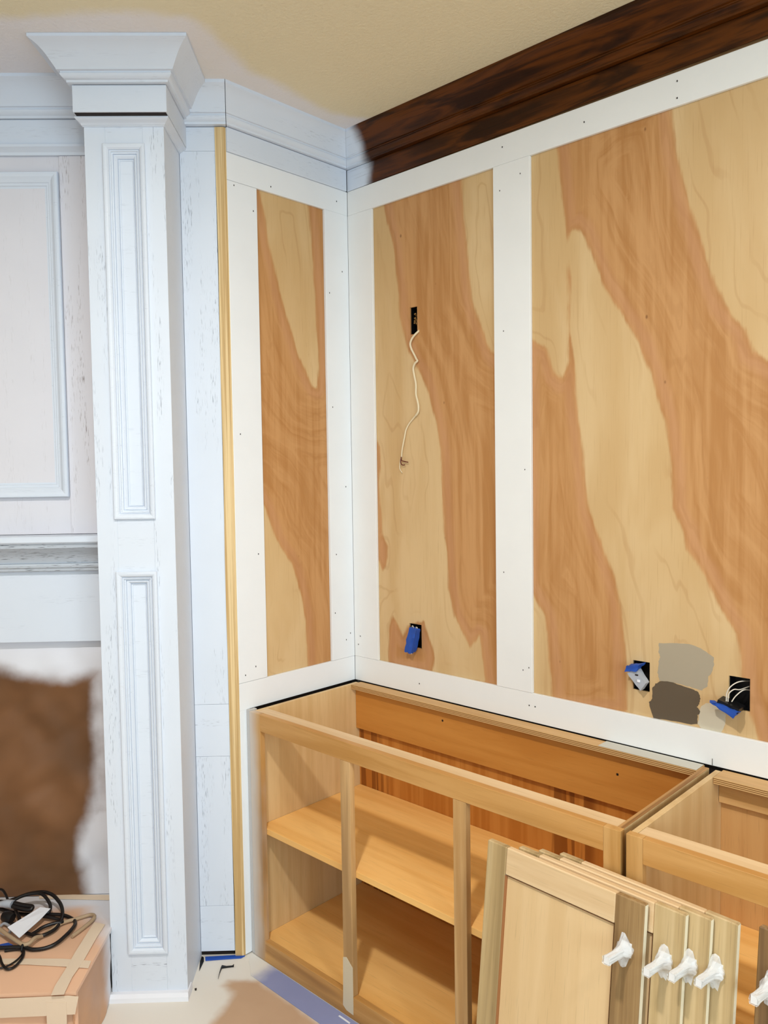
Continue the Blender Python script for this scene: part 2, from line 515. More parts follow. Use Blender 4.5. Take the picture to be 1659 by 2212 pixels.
def sheet(name, f, a0, a1, z0, z1, d, thick, step, mat, sdfun, parent=None, holes=(), relief=None):
    """a board or sheet as a grid carrying the 'sd' attribute; rectangular holes are really cut"""
    ea = [h[0] for h in holes] + [h[1] for h in holes]; ez = [h[2] for h in holes] + [h[3] for h in holes]
    A = grid_lines(a0, a1, step, ea); Z = grid_lines(z0, z1, step, ez)
    bm = bmesh.new()
    front, uv = {}, []
    def vert(i, j, back):
        key = (i, j, back)
        if key not in front:
            dd = d - thick if back else d + (relief(A[i], Z[j]) if relief else 0.0)
            front[key] = bm.verts.new(f(A[i], dd, Z[j])); uv.append((A[i], Z[j]))
        return front[key]
    cells = set()
    for i in range(len(A) - 1):
        for j in range(len(Z) - 1):
            ca, cz = (A[i] + A[i + 1]) / 2, (Z[j] + Z[j + 1]) / 2
            if not any(h[0] < ca < h[1] and h[2] < cz < h[3] for h in holes): cells.add((i, j))
    for i, j in cells:
        bm.faces.new([vert(i, j, 0), vert(i + 1, j, 0), vert(i + 1, j + 1, 0), vert(i, j + 1, 0)])
        if thick:
            for (di, dj, p, q) in ((-1, 0, (i, j), (i, j + 1)), (1, 0, (i + 1, j), (i + 1, j + 1)), (0, -1, (i, j), (i + 1, j)), (0, 1, (i, j + 1), (i + 1, j + 1))):
                if (i + di, j + dj) not in cells:
                    bm.faces.new([vert(*p, 0), vert(*q, 0), vert(*q, 1), vert(*p, 1)])
    vals = sdfun(np.array(uv))
    b = MB(); b.bm.free(); b.bm = bm
    bm.verts.index_update()
    o = b.build(name, mat, parent, smooth=40)
    at = o.data.attributes.new('sd', 'FLOAT', 'POINT')
    at.data.foreach_set('value', np.asarray(vals, np.float32))
    return o

# ------------------------------------------------------------------ the room shell
CEIL = 2.62
def ceil_sd(P):
    fr = lambda s, n: ((s + n) / R2, (s - n) / R2)
    poly = [fr(-2.6, .74), fr(-.83, .741), fr(-.56, .772), fr(-.452, .76), fr(-.378, .745), (.239, -.684), (.164, -.526), (.150, -.385), (.131, -.219), (.15, -.12), (.19, -.07), (.24, .3), (-3, .3), (-3, -2.6)]
    return sdf(P, poly)
ceiling = sheet('ceiling', XYd := (lambda a, d, z: Vector((a, z, d))), -1.75, 4.65, -5.05, 0.11, CEIL, -0.08, 0.05, CEILING, ceil_sd)
struct(ceiling, 'beige textured ceiling with white overspray along the crown')

floor_slab = MB().box(XY, -1.75, 4.65, -5.05, 0.11, -0.10, -0.004).build('floor', m_paint('subfloor', (150, 120, 90), 0.6))
struct(floor_slab, 'floor under the protective paper')

FLOOR_BROWN = [(0.066, -0.637), (0.058, -0.617), (0.063, -0.599), (0.092, -0.572), (0.124, -0.539), (0.179, -0.540), (0.297, -0.538), (0.446, -0.547), (0.546, -0.639), (0.255, -0.905), (0.187, -0.778), (0.180, -0.737), (0.148, -0.686), (0.118, -0.623), (0.096, -0.630)]
def floor_sd(P):
    v = sdf(P, FLOOR_BROWN)
    far = sdf(P, [(.25, -.95), (.85, -1.6), (.85, -5.1), (-1.8, -5.1), (-1.8, -2.0), (-.2, -1.3)])  # unseen floor: browned here to cut bounce light, pale elsewhere to add it
    return np.maximum(v, far)
fp = sheet('floor_paper', lambda a, d, z: Vector((a, z, d)), -1.70, 4.60, -5.0, 0.0, 0.0, 0.003, 0.04, FLOOR_PAPER, floor_sd)
tag(fp, 'brown protective floor paper dusted with white overspray', 'floor paper')

outer = m_paint('room_wall_paint', (214, 212, 206), 0.8)
wall_right = MB().box(XY, -1.75, 4.65, 0.06, 0.11, 0.0, CEIL).build('wall_right', outer)
struct(wall_right, 'long wall clad in plywood panels and white battens')
wall_west = MB().box(XY, -1.75, -1.70, -5.05, 0.06, 0.0, CEIL).build('wall_west', m_paint('west_wall_paint', (166, 156, 140), 0.8))
struct(wall_west, 'wall beyond the fireplace')
wall_south = MB()
for q in ((-1.75, 0.3, 0, CEIL), (2.9, 4.65, 0, CEIL), (0.3, 2.9, 0, 0.8), (0.3, 2.9, 2.3, CEIL)):
    wall_south.box(XY, q[0], q[1], -5.05, -5.0, q[2], q[3])
struct(wall_south.build('wall_south', outer), 'wall behind the viewer with a window')
wall_east = MB()
for q in ((-5.0, -3.7, 0, CEIL), (-0.9, 0.06, 0, CEIL), (-3.7, -0.9, 0, 0.8), (-3.7, -0.9, 2.3, CEIL)):
    wall_east.box(XY, 4.60, 4.65, q[0], q[1], q[2], q[3])
struct(wall_east.build('wall_east', outer), 'wall to the right of the viewer with a window')
for nm, fr_, a0, a1, d0 in (('window_1', lambda a, d, z: Vector((d, a, z)), -3.7, -0.9, 4.60), ('window_2', lambda a, d, z: Vector((a, d, z)), 0.3, 2.9, -5.05)):
    w = MB()
    for q in ((a0, a0 + .05, .8, 2.3), (a1 - .05, a1, .8, 2.3), (a0, a1, .8, .85), (a0, a1, 2.25, 2.3), ((a0 + a1) / 2 - .02, (a0 + a1) / 2 + .02, .8, 2.3)):
        w.box(fr_, q[0], q[1], d0, d0 + .05, q[2], q[3])
    struct(w.build(nm, WHITE_TRIM), 'white window frame')

# ------------------------------------------------------------------ long wall: plywood and battens
Z_TOP, Z_TOPB, Z_BOT, Z_BASE = 2.452, 2.372, 0.857, 0.773
DARK_B1 = [(0.800, 2.424), (0.814, 2.363), (0.828, 2.242), (0.838, 2.143), (0.843, 2.108), (0.852, 2.139), (0.870, 2.148), (0.885, 2.132), (0.896, 2.119), (0.922, 2.044), (0.949, 1.982), (1.011, 1.880), (1.049, 1.815), (1.079, 1.741), (1.119, 1.610), (1.135, 1.498), (1.140, 1.396), (1.167, 1.343), (1.175, 1.300), (1.220, 1.232), (1.253, 1.162), (1.296, 1.102), (1.304, 1.052), (1.309, 0.969), (1.349, 0.845), (1.690, 0.836), (1.655, 1.020), (1.610, 1.200), (1.575, 1.360), (1.520, 1.480), (1.480, 1.600), (1.420, 1.690), (1.360, 1.738), (1.329, 1.763), (1.311, 1.820), (1.286, 1.845), (1.260, 1.882), (1.220, 1.987), (1.197, 2.077), (1.170, 2.158), (1.142, 2.278), (1.130, 2.371), (1.119, 2.416)]
DARK_B2 = [(0.715, 1.879), (0.732, 1.866), (0.777, 1.835), (0.802, 1.762), (0.822, 1.744), (0.839, 1.769), (0.847, 1.793), (0.843, 1.956), (0.845, 2.092), (0.850, 2.017), (0.848, 1.877), (0.861, 1.817), (0.870, 1.689), (0.881, 1.612), (0.896, 1.468), (0.910, 1.382), (0.939, 1.311), (0.980, 1.218), (1.000, 1.135), (1.011, 1.033), (1.015, 0.939), (1.020, 0.856), (0.791, 0.823), (0.792, 0.848), (0.783, 0.974), (0.767, 1.085), (0.726, 1.142), (0.710, 1.159)]
LIGHT_A1 = [(0.079, 2.398), (0.158, 2.379), (0.204, 2.226), (0.224, 2.066), (0.227, 2.000), (0.252, 1.902), (0.292, 1.839), (0.330, 1.785), (0.374, 1.654), (0.392, 1.556), (0.396, 1.474), (0.406, 1.278), (0.417, 1.131), (0.440, 1.044), (0.501, 0.954), (0.512, 0.967), (0.537, 0.997), (0.546, 0.932), (0.559, 0.856), (0.044, 0.839)]
LIGHT_A2 = [(0.472, 2.399), (0.479, 2.374), (0.500, 2.184), (0.518, 2.019), (0.553, 1.923), (0.589, 1.849), (0.619, 1.824), (0.640, 2.394)]
DARK_A3 = [(0.110, 1.289), (0.135, 1.283), (0.156, 1.249), (0.155, 1.212), (0.144, 1.180), (0.133, 1.166), (0.119, 1.194), (0.108, 1.204)]
DARK_A4 = [(0.105, 1.617), (0.127, 1.585), (0.129, 1.517), (0.120, 1.459), (0.132, 1.317), (0.134, 1.280), (0.109, 1.284)]
DARK_A5 = [(0.154, 0.846), (0.153, 0.894), (0.159, 0.980), (0.177, 1.019), (0.201, 0.985), (0.218, 0.950), (0.236, 0.979), (0.243, 0.995), (0.295, 1.007), (0.315, 1.017), (0.331, 0.971), (0.347, 0.932), (0.356, 0.903), (0.342, 0.850), (0.234, 0.843)]
LIGHT_C1 = [(-0.374, 2.394), (-0.367, 2.377), (-0.329, 2.200), (-0.289, 2.060), (-0.229, 1.894), (-0.164, 1.783), (-0.144, 1.778), (-0.136, 1.851), (-0.146, 2.106), (-0.161, 2.306), (-0.169, 2.393)]
LIGHT_C2 = [(-0.394, 1.417), (-0.368, 1.384), (-0.335, 1.297), (-0.267, 1.200), (-0.230, 1.094), (-0.215, 1.013), (-0.207, 0.824), (-0.411, 0.835)]
HOLES_A = [(0.2700, 0.3010, 1.938, 2.024), (0.2500, 0.3030, 0.923, 1.001)]
HOLES_B = [(1.0330, 1.0790, 0.922, 0.999), (1.2780, 1.3270, 0.920, 0.999)]
def sd_a(P):
    light = np.maximum(sdf(P, LIGHT_A1), sdf(P, LIGHT_A2))
    d = -light
    for q in (DARK_A3, DARK_A4, DARK_A5): d = np.maximum(d, sdf(P, q))
    return d
def sd_b(P):
    d = np.maximum(sdf(P, DARK_B1), sdf(P, DARK_B2))
    # repeat of the veneer leaf further along the sheet, outside the picture
    return np.maximum(d, sdf(P - np.array([0.75, 0.0]), DARK_B1))
def sd_c(P):
    return -np.maximum(sdf(P, LIGHT_C1), sdf(P, LIGHT_C2))
pa = sheet('plywood_panel', RW, 0.105, 0.615, Z_BOT - .01, Z_TOPB + .01, -0.010, 0.006, 0.009, PLYWOOD, sd_a, wall_right, HOLES_A)
lab(pa, 'narrower plywood panel left of the white upright batten')
pb = sheet('plywood_panel', RW, 0.722, 4.58, Z_BOT - .01, Z_TOPB + .01, -0.010, 0.006, 0.0085, PLYWOOD, sd_b, wall_right, HOLES_B)
lab(pb, 'wide plywood panel right of the white upright batten with paint samples')
BV = 0.0008
def board(f, a0, a1, d0, d1, z0, z1, name, mat, parent, bevel=BV):
    return MB().box(f, a0, a1, d0, d1, z0, z1, bevel).build(name, mat, parent)
board(RW, 0.0004, 4.58, -0.0095, 0.0, Z_TOPB, Z_TOP, 'top_rail', WHITE_TRIM, wall_right)
board(RW, 0.0004, 4.58, -0.0095, 0.0, Z_BASE, Z_BOT, 'bottom_rail', WHITE_TRIM, wall_right)
board(RW, 0.0009, 0.1144, -0.0095, 0.0005, Z_BOT + .0006, Z_TOPB - .0004, 'batten', WHITE_TRIM, wall_right)
board(RW, 0.6065, 0.7305, -0.0095, 0.0010, Z_BOT + .0006, Z_TOPB - .0004, 'batten', WHITE_TRIM, wall_right)
board(RW, 0.0125, 4.58, -0.030, -0.012, 0.0, Z_BASE + .004, 'wall_backing', DARK_GAP, wall_right)
board(RW, 0.0125, 4.58, -0.030, -0.016, Z_TOP - .002, 2.56, 'tan_wallboard', m_paint('tan_wall_edge', (190, 140, 92), 0.7), wall_right)

MB().box(RW, 1.2436, 1.2446, 0.0002, 0.0010, .7745, .7905).build('pencil_mark', DARK_GAP, wall_right)
# paint samples brushed on the plywood
def patch(name, pts, f, d, thick, mat, parent, label):
    cx = sum(p[0] for p in pts) / len(pts); cz = sum(p[1] for p in pts) / len(pts)
    rng = random.Random(len(pts))
    P = []
    for i in range(len(pts)):
        a, b = pts[i], pts[(i + 1) % len(pts)]
        for k in range(4):
            t = k / 4
            P.append((a[0] + (b[0] - a[0]) * t + rng.uniform(-.0011, .0011), a[1] + (b[1] - a[1]) * t + rng.uniform(-.0009, .0009)))
    o = MB().prism([f(x, d, z) for x, z in P], [f(x, d + thick, z) for x, z in P]).build(name, mat, parent)
    return lab(o, label)
SW_GREY = [(1.104, 1.053), (1.151, 1.060), (1.189, 1.061), (1.217, 1.052), (1.242, 1.037), (1.242, 1.017), (1.236, 0.995), (1.230, 0.990), (1.227, 0.963), (1.213, 0.951), (1.195, 0.953), (1.171, 0.956), (1.132, 0.959), (1.105, 0.956), (1.100, 0.977), (1.102, 1.002), (1.107, 1.018), (1.102, 1.031)]
SW_DARK = [(1.105, 0.955), (1.132, 0.959), (1.171, 0.953), (1.195, 0.949), (1.206, 0.945), (1.210, 0.930), (1.207, 0.915), (1.201, 0.908), (1.209, 0.899), (1.208, 0.890), (1.203, 0.889), (1.204, 0.866), (1.188, 0.861), (1.137, 0.860), (1.090, 0.856), (1.080, 0.883), (1.077, 0.895), (1.087, 0.906), (1.086, 0.933), (1.095, 0.947)]
SW_LIGHT = [(1.223, 0.921), (1.243, 0.925), (1.268, 0.914), (1.272, 0.900), (1.270, 0.878), (1.260, 0.855), (1.235, 0.854), (1.214, 0.855), (1.204, 0.865), (1.207, 0.889), (1.210, 0.908)]
patch('paint_sample', SW_GREY, RW, -0.0101, 0.0004, GREY_SWATCH, wall_right, 'mid grey paint sample brushed on plywood')
patch('paint_sample', SW_DARK, RW, -0.0101, 0.0007, DARK_SWATCH, wall_right, 'dark taupe paint sample brushed on plywood')
patch('paint_sample', SW_LIGHT, RW, -0.0101, 0.0005, LIGHT_SWATCH, wall_right, 'small pale greige paint sample brushed on plywood')

# ------------------------------------------------------------------ return wall: one plywood panel between battens
YE = -0.4935
wall_back = MB().box(RB, YE, 0.0, -0.030, -0.018, 0.0, 2.56).build('wall_back', DARK_GAP)
struct(wall_back, 'short return wall between the fireplace and the long wall')
pc = sheet('plywood_panel', RB, -0.395, -0.097, Z_BOT - .01, Z_TOPB + .01, -0.010, 0.006, 0.009, PLYWOOD, sd_c, wall_back)
lab(pc, 'narrow upright plywood panel on the return wall')
board(RB, YE, 0.0, -0.0095, 0.0, Z_TOPB, Z_TOP, 'top_rail', WHITE_EDGE, wall_back)
board(RB, YE, 0.0, -0.0095, 0.0, Z_BASE, Z_BOT, 'bottom_rail', WHITE_EDGE, wall_back)
board(RB, YE, -0.3850, -0.0095, 0.0004, Z_BOT + .0009, Z_TOPB - .0009, 'batten', WHITE_EDGE, wall_back)
board(RB, -0.1062, 0.0, -0.0095, 0.0006, Z_BOT + .0006, Z_TOPB - .0002, 'batten', WHITE_EDGE, wall_back)
board(RB, YE, -0.455, -0.0095, -0.0005, 0.004, Z_BASE, 'lower_board', WHITE_EDGE, wall_back)
# nail holes in the battens
for (y, z) in ((-.47, 2.36), (-.40, 2.30), (-.468, 1.62), (-.41, 1.25), (-.09, 2.10), (-.03, 2.18), (-.085, 1.72), (-.03, 1.45), (-.08, 1.22), (-.09, 1.02), (-.04, .92), (-.02, .94), (-.43, .90), (-.47, .88), (-.05, 2.41), (-.33, 2.39)):
    MB().box(RB, y - .0012, y + .0012, 0.0002, 0.0012, z - .0022, z + .0022).build('nail_hole', DARK_GAP, wall_back)
for (x, z) in ((.03, .93), (.02, .90), (.63, 2.30), (.70, 2.33), (.64, 1.9), (.71, 1.5), (.635, 1.2), (.70, .92), (.72, .93), (.30, .81), (.72, .82), (.74, .82), (.9, 2.41), (1.15, 2.43), (1.15, 2.39), (.64, 2.42)):
    MB().box(RW, x - .0012, x + .0012, 0.0002, 0.0014, z - .0018, z + .0018).build('nail_hole', DARK_GAP, wall_right)

# ------------------------------------------------------------------ fireplace face, crown mouldings
wall_left = MB().box(FP, -2.745, -0.372, 0.318, 0.336, 0.0, CEIL).build('wall_left', DARK_GAP)
struct(wall_left, 'fireplace wall set across the corner')

CROWN = [(1.0, 1.0), (1.0, 0.905), (0.965, 0.885), (0.88, 0.845), (0.78, 0.775), (0.69, 0.685), (0.61, 0.58), (0.54, 0.47), (0.475, 0.37), (0.43, 0.300),
         (0.425, 0.272), (0.345, 0.262), (0.335, 0.235), (0.355, 0.205), (0.345, 0.165), (0.305, 0.115), (0.245, 0.075), (0.215, 0.065), (0.205, 0.0), (-0.06, 0.0), (-0.06, 1.0)]
def crown_prof(z0, z1): return [(o, z0 + (z1 - z0) * q) for o, q in CROWN]
ZC0 = 2.5245
fx = lambda s, n: ((s + n) / R2, (s - n) / R2)
NB = 0.350
corner_out = fx(-0.350, NB)
def fdir(p): return (p / R2, -p / R2)
G = 0.0012
crown_back = MB().sweep(crown_prof(ZC0, CEIL), [((0.0, -0.0006), (.072, -.072)), ((0.0, YE + .002), (.072, -.0525))]).build('trim_1', PRIMER_Y, smooth=28)
struct(crown_back, 'white primed crown moulding over the return wall')
crown_face = MB().sweep(crown_prof(ZC0, CEIL), [((0.0 - .0008, YE + .0006), (.072, -.0525)), (fx(-0.60, NB), fdir(.086))]).build('trim_2', PRIMER_PLAIN, smooth=28)
struct(crown_face, 'short piece of white crown between the pilaster and the mitre')
crown_right = MB().sweep(crown_prof(ZC0, CEIL), [((0.0, 0.0), (.072, -.072)), ((4.59, 0.0), (0, -.072))]).build('trim_3', STAINED, smooth=28)
struct(crown_right, 'dark stained crown moulding on the long wall, primed white near the corner')
frz = MB().box(RW, 0.0005, 4.59, -0.0035, 0.0010, Z_TOP + .0010, ZC0 - .0016, BV)
for v in frz.bm.verts:                # its lower edge runs slightly out of parallel, leaving a tan sliver of wall
    if v.co.x > 4 and v.co.z < Z_TOP + .02: v.co.z += .024
frz = frz.build('trim_4', STAINED)
struct(frz, 'dark stained board below the crown on the long wall')
frz2 = MB().box(RB, YE, -0.006, -0.015, 0.0045, Z_TOP + .0008, ZC0 - .0018, BV).build('trim_5', PRIMER_Y)
struct(frz2, 'white primed board below the crown on the return wall')

# boards of the fireplace face between pilaster and return wall
for (z0, z1, mt) in ((0.019, 0.163, PRIMER_S), (0.1637, 0.634, PRIMER), (0.6347, 0.796, PRIMER_S), (0.7967, 2.4535, PRIMER), (2.454, ZC0 - .0018, PRIMER_PLAIN)):
    board(FP, -0.4868, -0.3822, 0.337, NB, z0, z1, 'face_board', mt, wall_left, 0.0005)

# pine strip on the outer corner
pine = MB()
rows = []
for i in range(15):
    z = 0.003 + (ZC0 - .003 - .003) * i / 14
    wob = 0.0010 * math.sin(i * 1.7) + 0.0008 * math.sin(i * 0.6 + 1)
    rows.append([pine.bm.verts.new(FP(s, n, z)) for s, n in ((-0.3812 + wob, 0.3365), (-0.3812 + wob, NB + .0035), (-0.3560 + wob * .6, NB + .0045), (-0.3500 + wob * .4, NB - .002), (-0.3535, 0.3365))])
for r0, r1 in zip(rows, rows[1:]):
    for k in range(5):
        pine.bm.faces.new((r0[k], r0[(k + 1) % 5], r1[(k + 1) % 5], r1[k]))
pine.bm.faces.new(rows[0]); pine.bm.faces.new(rows[-1])
tag(pine.build('pine_strip', PINE), 'tall bare pine strip covering the corner beside the cabinet', 'wood strip')

# ------------------------------------------------------------------ pilaster
pil = thing('pilaster', 'white primed fluted-panel pilaster with crown capital beside the fireplace', 'pilaster', FP(-0.5945, 0.44, 0))
SL, SRt, NF = -0.7030, -0.4875, 0.534
NI = NF - 0.018
oL, oR = -0.6525, -0.5395
board(FP, SL, oL + .006, NI - .004, NF, 0.0, 2.462, 'stile', PRIMER, pil, .0006)
board(FP, oR - .006, SRt, NI - .004, NF, 0.0, 2.462, 'stile', PRIMER, pil, .0006)
for z0, z1, mt in ((0.0, 0.139, PRIMER_S), (1.2245, 1.384, PRIMER_PLAIN), (2.394, 2.462, PRIMER_S)):
    board(FP, oL + .0061, oR - .0061, NI - .004, NF - .0001, z0, z1, 'rail', mt, pil, .0004)
board(FP, SRt - .012, SRt - .0004, 0.3370, NI - .005, 0.0, 2.53, 'side_board', PRIMER_PLAIN, pil, .0004)
board(FP, SL + .0004, SL + .012, 0.3370, NI - .005, 0.0, 2.53, 'side_board', PRIMER_PLAIN, pil, .0004)
PM = [(0.0, -.002), (0.0, .0075), (.0015, .0095), (.006, .0100), (.011, .0085), (.0150, .0040), (.0152, .0004), (.0168, .0002), (.0172, .0022), (.0195, .0018), (.0205, -.0030), (.0240, -.0034), (.0242, -.0082), (.0258, -.0084), (.0262, -.0062), (.0295, -.0066), (.0325, -.0095), (.0345, -.0128), (.0347, -.0165), (.0365, -.0166), (.0368, -.0140), (.0385, -.0145), (.0400, -.0176), (.0410, -.0215)]
for z0, z1 in ((0.1335, 1.231), (1.3780, 2.4000)):
    MB().frame(FP, oL, oR, z0, z1, PM, NF).build('panel_moulding', PRIMER_PLAIN, pil, smooth=20)
    board(FP, oL + .03, oR - .03, NI - .004, NI + .0006, z0 + .03, z1 - .03, 'recessed_panel', PRIMER_PLAIN, pil, 0)
# shoe at the floor
sh = MB().sweep([(0, 0), (1, 0), (.92, .012), (.55, .020), (0, .021)], [(fx(SL - .002, .44), (-.010 / R2, -.010 / R2)), (fx(SL - .002, NF), fx(-.010, .022)), (fx(SRt, NF), fx(.006, .022)), (fx(SRt, .50), (.006 / R2, .006 / R2))])
sh.build('base_shoe', PAPER_WHITE, pil, smooth=30)
# capital: block, necking, crown
BL, BRt, NBk = -0.7135, -0.4660, 0.585
bz0, bz1 = 2.4636, 2.5330
board(FP, BL, BRt, 0.3370, NBk, bz0, bz1, 'frieze_block', PRIMER_PLAIN, pil, .0005)
board(FP, BL + .003, BRt - .003, 0.3370, NBk - .004, 2.4622, 2.535, 'capital_core', DARK_GAP, pil, 0)
def wrap_st(sl, sr, n, ps_l, ps_r, pn):
    return [(fx(sl, .340), (-ps_l / R2, -ps_l / R2)), (fx(sl, n), fx(-ps_l, pn)), (fx(sr, n), fx(ps_r, pn)), (fx(sr, .340), (ps_r / R2, ps_r / R2))]
neck = [(o, 2.4455 + .0165 * q) for o, q in ((0, 1), (1.0, 1.0), (1.0, .78), (.90, .66), (.72, .55), (.50, .42), (.36, .28), (.30, .16), (.18, .10), (.14, 0), (0, 0))]
MB().sweep(neck, wrap_st(SL, SRt, NF, .014, .020, .030)).build('necking_moulding', PRIMER_PLAIN, pil, smooth=28)
cap = [(max(o, 0.0) if o > 0 else 0.0, z) for o, z in crown_prof(bz1 + .0020, CEIL - .0005)]
MB().sweep(cap, wrap_st(BL + .008, BRt - .010, NBk - .009, .086, .086, .100)).build('crown_moulding', PRIMER_PLAIN, pil, smooth=28)

# ------------------------------------------------------------------ overmantel and mantel left of the pilaster
NO = 0.385
EO = SL - 0.0012
om = thing('overmantel', 'white primed overmantel with framed panel above the mantel shelf', 'overmantel', FP(-1.35, .36, 1.33))
board(FP, -2.0, EO, 0.3370, NO - .006, 1.329, 2.4565, 'back_board', m_primed_oak('primed_oak_panel', 'z', (226, 224, 230), (150, 142, 142), 0.3), om, 0)
board(FP, -0.828, EO, NO - .0055, NO - .0008, 1.329, 2.428, 'stile', m_primed_oak('primed_oak_stile', 'z', (226, 224, 230), (120, 104, 98), 1.1), om, .0004)
PM2 = [(0.0, -.002), (0.0, .010), (.002, .0125), (.008, .013), (.014, .011), (.020, .006), (.025, .004), (.028, .0035), (.030, .0), (.036, -.001), (.038, -.005), (.043, -.0058), (.043, -.007)]
MB().frame(FP, -1.75, -0.830, 1.4395, 2.3805, PM2, NO).build('panel_moulding', PRIMER_PLAIN, om, smooth=20)
MB().sweep([(0, 2.4285), (.35, 2.4285), (.45, 2.436), (.8, 2.444), (1, 2.447), (1, 2.4545), (0, 2.4545)], [(fx(-2.0, NO - .004), fdir(.024)), (fx(EO, NO - .004), fdir(.024))]).build('top_moulding', PRIMER_PLAIN, om, smooth=28)
board(FP, -2.0, EO, 0.3370, NO + .012, 2.4575, 2.5258, 'frieze_board', PRIMER_PLAIN, om, .0005)
oc = MB().sweep(crown_prof(2.5275, CEIL), [(fx(-2.0, NO), fdir(.088)), (fx(EO - .010, NO), fdir(.088))]).build('trim_6', PRIMER_PLAIN, smooth=28)
struct(oc, 'white crown moulding over the overmantel')

mt = thing('mantel', 'white primed mantel shelf with worn cove moulding and plain frieze below', 'mantel', FP(-1.35, .40, 1.0))
board(FP, -2.0, EO, 0.3370, 0.462, 1.3070, 1.3275, 'shelf', PRIMER_PLAIN, mt, .004)
MB().sweep([(0, 1.2440), (.22, 1.2440), (.30, 1.256), (.45, 1.272), (.70, 1.285), (.86, 1.293), (.90, 1.3065), (0, 1.3065)], [(fx(-2.0, .392), fdir(.066)), (fx(EO, .392), fdir(.066))]).build('cove_moulding', PRIMER_WORN, mt, smooth=28)
MB().sweep([(0, 1.2190), (.45, 1.2190), (.7, 1.2225), (.75, 1.229), (.95, 1.233), (1.0, 1.239), (.95, 1.2435), (0, 1.2435)], [(fx(-2.0, .388), fdir(.026)), (fx(EO, .388), fdir(.026))]).build('bead_moulding', PRIMER_WORN, mt, smooth=28)
board(FP, -2.0, EO, 0.3500, NO + .003, 1.0075, 1.2185, 'frieze_board', PRIMER_PLAIN, mt, .0005)

# masking paper over the firebox
def pap_relief(a, z):
    v = mnoise.noise(Vector((a * 4.0, z * 3.2, 1.7))) * 0.026 + mnoise.noise(Vector((a * 14.0 + z * 6, z * 9.0, 4.0))) * 0.007 + abs(mnoise.noise(Vector((a * 7.0 - z * 7, z * 4.0, 9.0)))) * 0.022
    v *= min(1.0, (1.008 - z) * 12, (z - .213) * 14 + .1) 
    return v
def pap_sd(P):
    top = P[:, 1] - (0.915 + 0.03 * np.sin(P[:, 0] * 9.0) + 0.06 * np.clip(-(P[:, 0] + 0.95), 0, .3))
    L = np.interp(P[:, 1], [.20, .235, .35, .42, .47, .57, .71, .86], [-.825, -.832, -.850, -.838, -.815, -.793, -.790, -.788])
    side = np.minimum(np.minimum(P[:, 0] - L, (-.728 - P[:, 0]) * .8 + .01), np.where(P[:, 1] < .46, .04, .012))
    return np.maximum(top, side)
pap = sheet('masking_paper', FP, -1.95, EO - .002, 0.2145, 1.0065, 0.356, 0.0, 0.016, KRAFT, pap_sd, None, (), pap_relief)
tag(pap, 'crumpled brown masking paper over the firebox opening, sprayed white at the top', 'masking paper')

# ------------------------------------------------------------------ hearth under paper
HZ = 0.212
HR, HF = -0.6985, 0.817
hearth = thing('hearth', 'raised hearth wrapped in pink rosin paper and masking tape', 'hearth', FP(-1.35, .6, 0))
def h_sd(P):  # overspray on the hearth paper near pilaster and back
    return np.maximum(np.maximum((P[:, 0] + 0.80) * 0.8, -(P[:, 1] - 0.43)) * 0.6 - 0.05 * 0 - (P[:, 1] - 0.50) * 0.35, -0.3 + 0 * P[:, 0]) - 0.02
def h_rel(a, n):
    return mnoise.noise(Vector((a * 7, n * 7, 2))) * 0.002
top = sheet('top_paper', lambda a, d, z: FP(a, z, d), -2.0, HR, 0.345, HF, HZ, 0.010, 0.02, ROSIN, h_sd, hearth, (), h_rel)
def fr_rel(a, z):
    return (mnoise.noise(Vector((a * 6, z * 9, 5))) * 0.007 + abs(mnoise.noise(Vector((a * 11 + z * 7, z * 6, 8)))) * 0.010 - .004) * min(1.0, (HZ - z) * 14 + .05)
frp = sheet('front_paper', FP, -2.0, HR - .001, 0.0015, HZ - .0045, HF - .004, 0.010, 0.014, ROSIN, lambda P: -0.2 + 0 * P[:, 0], hearth, (), fr_rel)
def sd_rel(a, z):
    return (mnoise.noise(Vector((a * 8, z * 7, 3))) * 0.006 + abs(mnoise.noise(Vector((a * 9 + z * 9, z * 9, 1)))) * 0.010 - .003) * min(1.0, (HZ - z) * 14 + .05)
def side_frame(a, d, z): return FP(HR - 0.003 + d, a, z)
sid = sheet('side_paper', side_frame, 0.545, HF - .003, 0.0015, HZ - .0045, 0.0, 0.008, 0.012, ROSIN_SIDE, lambda P: 0.012 - (P[:, 0] - 0.560) * 0.7, hearth, (), sd_rel)
lab(sid, 'tan paper on the hearth side facing the pilaster, half sprayed white')

def tape(pts, z, thick, label, f=None, mat=None, group='masking tape strips on the hearth', name='masking_tape'):
    f = f or (lambda x, y, zz: Vector((x, y, zz)))
    mat = mat or PALE_TAPE
    o = MB().prism([f(p[0], p[1], z) for p in pts], [f(p[0], p[1], z + thick) for p in pts]).build(name, mat)
    return tag(o, label, 'tape', group)
tape([(-0.196, -1.149), (-0.144, -1.102), (-0.071, -1.036), (-0.004, -0.988), (0.020, -1.008), (-0.032, -1.046), (-0.118, -1.112), (-0.170, -1.159)], HZ + .0021, .0008, 'cream masking tape strip running across the hearth top')
tape([(-0.171, -0.897), (-0.137, -0.881), (-0.092, -0.930), (-0.017, -1.004), (0.026, -1.054), (0.077, -1.099), (0.056, -1.122), (0.027, -1.099), (-0.017, -1.053), (-0.073, -0.999), (-0.124, -0.946)], HZ + .0030, .0008, 'cream masking tape strip running along the right end of the hearth top')
tape([(-0.421, -0.949), (-0.251, -0.807), (-0.279, -0.793), (-0.446, -0.939)], HZ + .0021, .0008, 'masking tape strip along the back of the hearth where it meets brown paper')
tf = lambda s, z, n: FP(s, n, z)
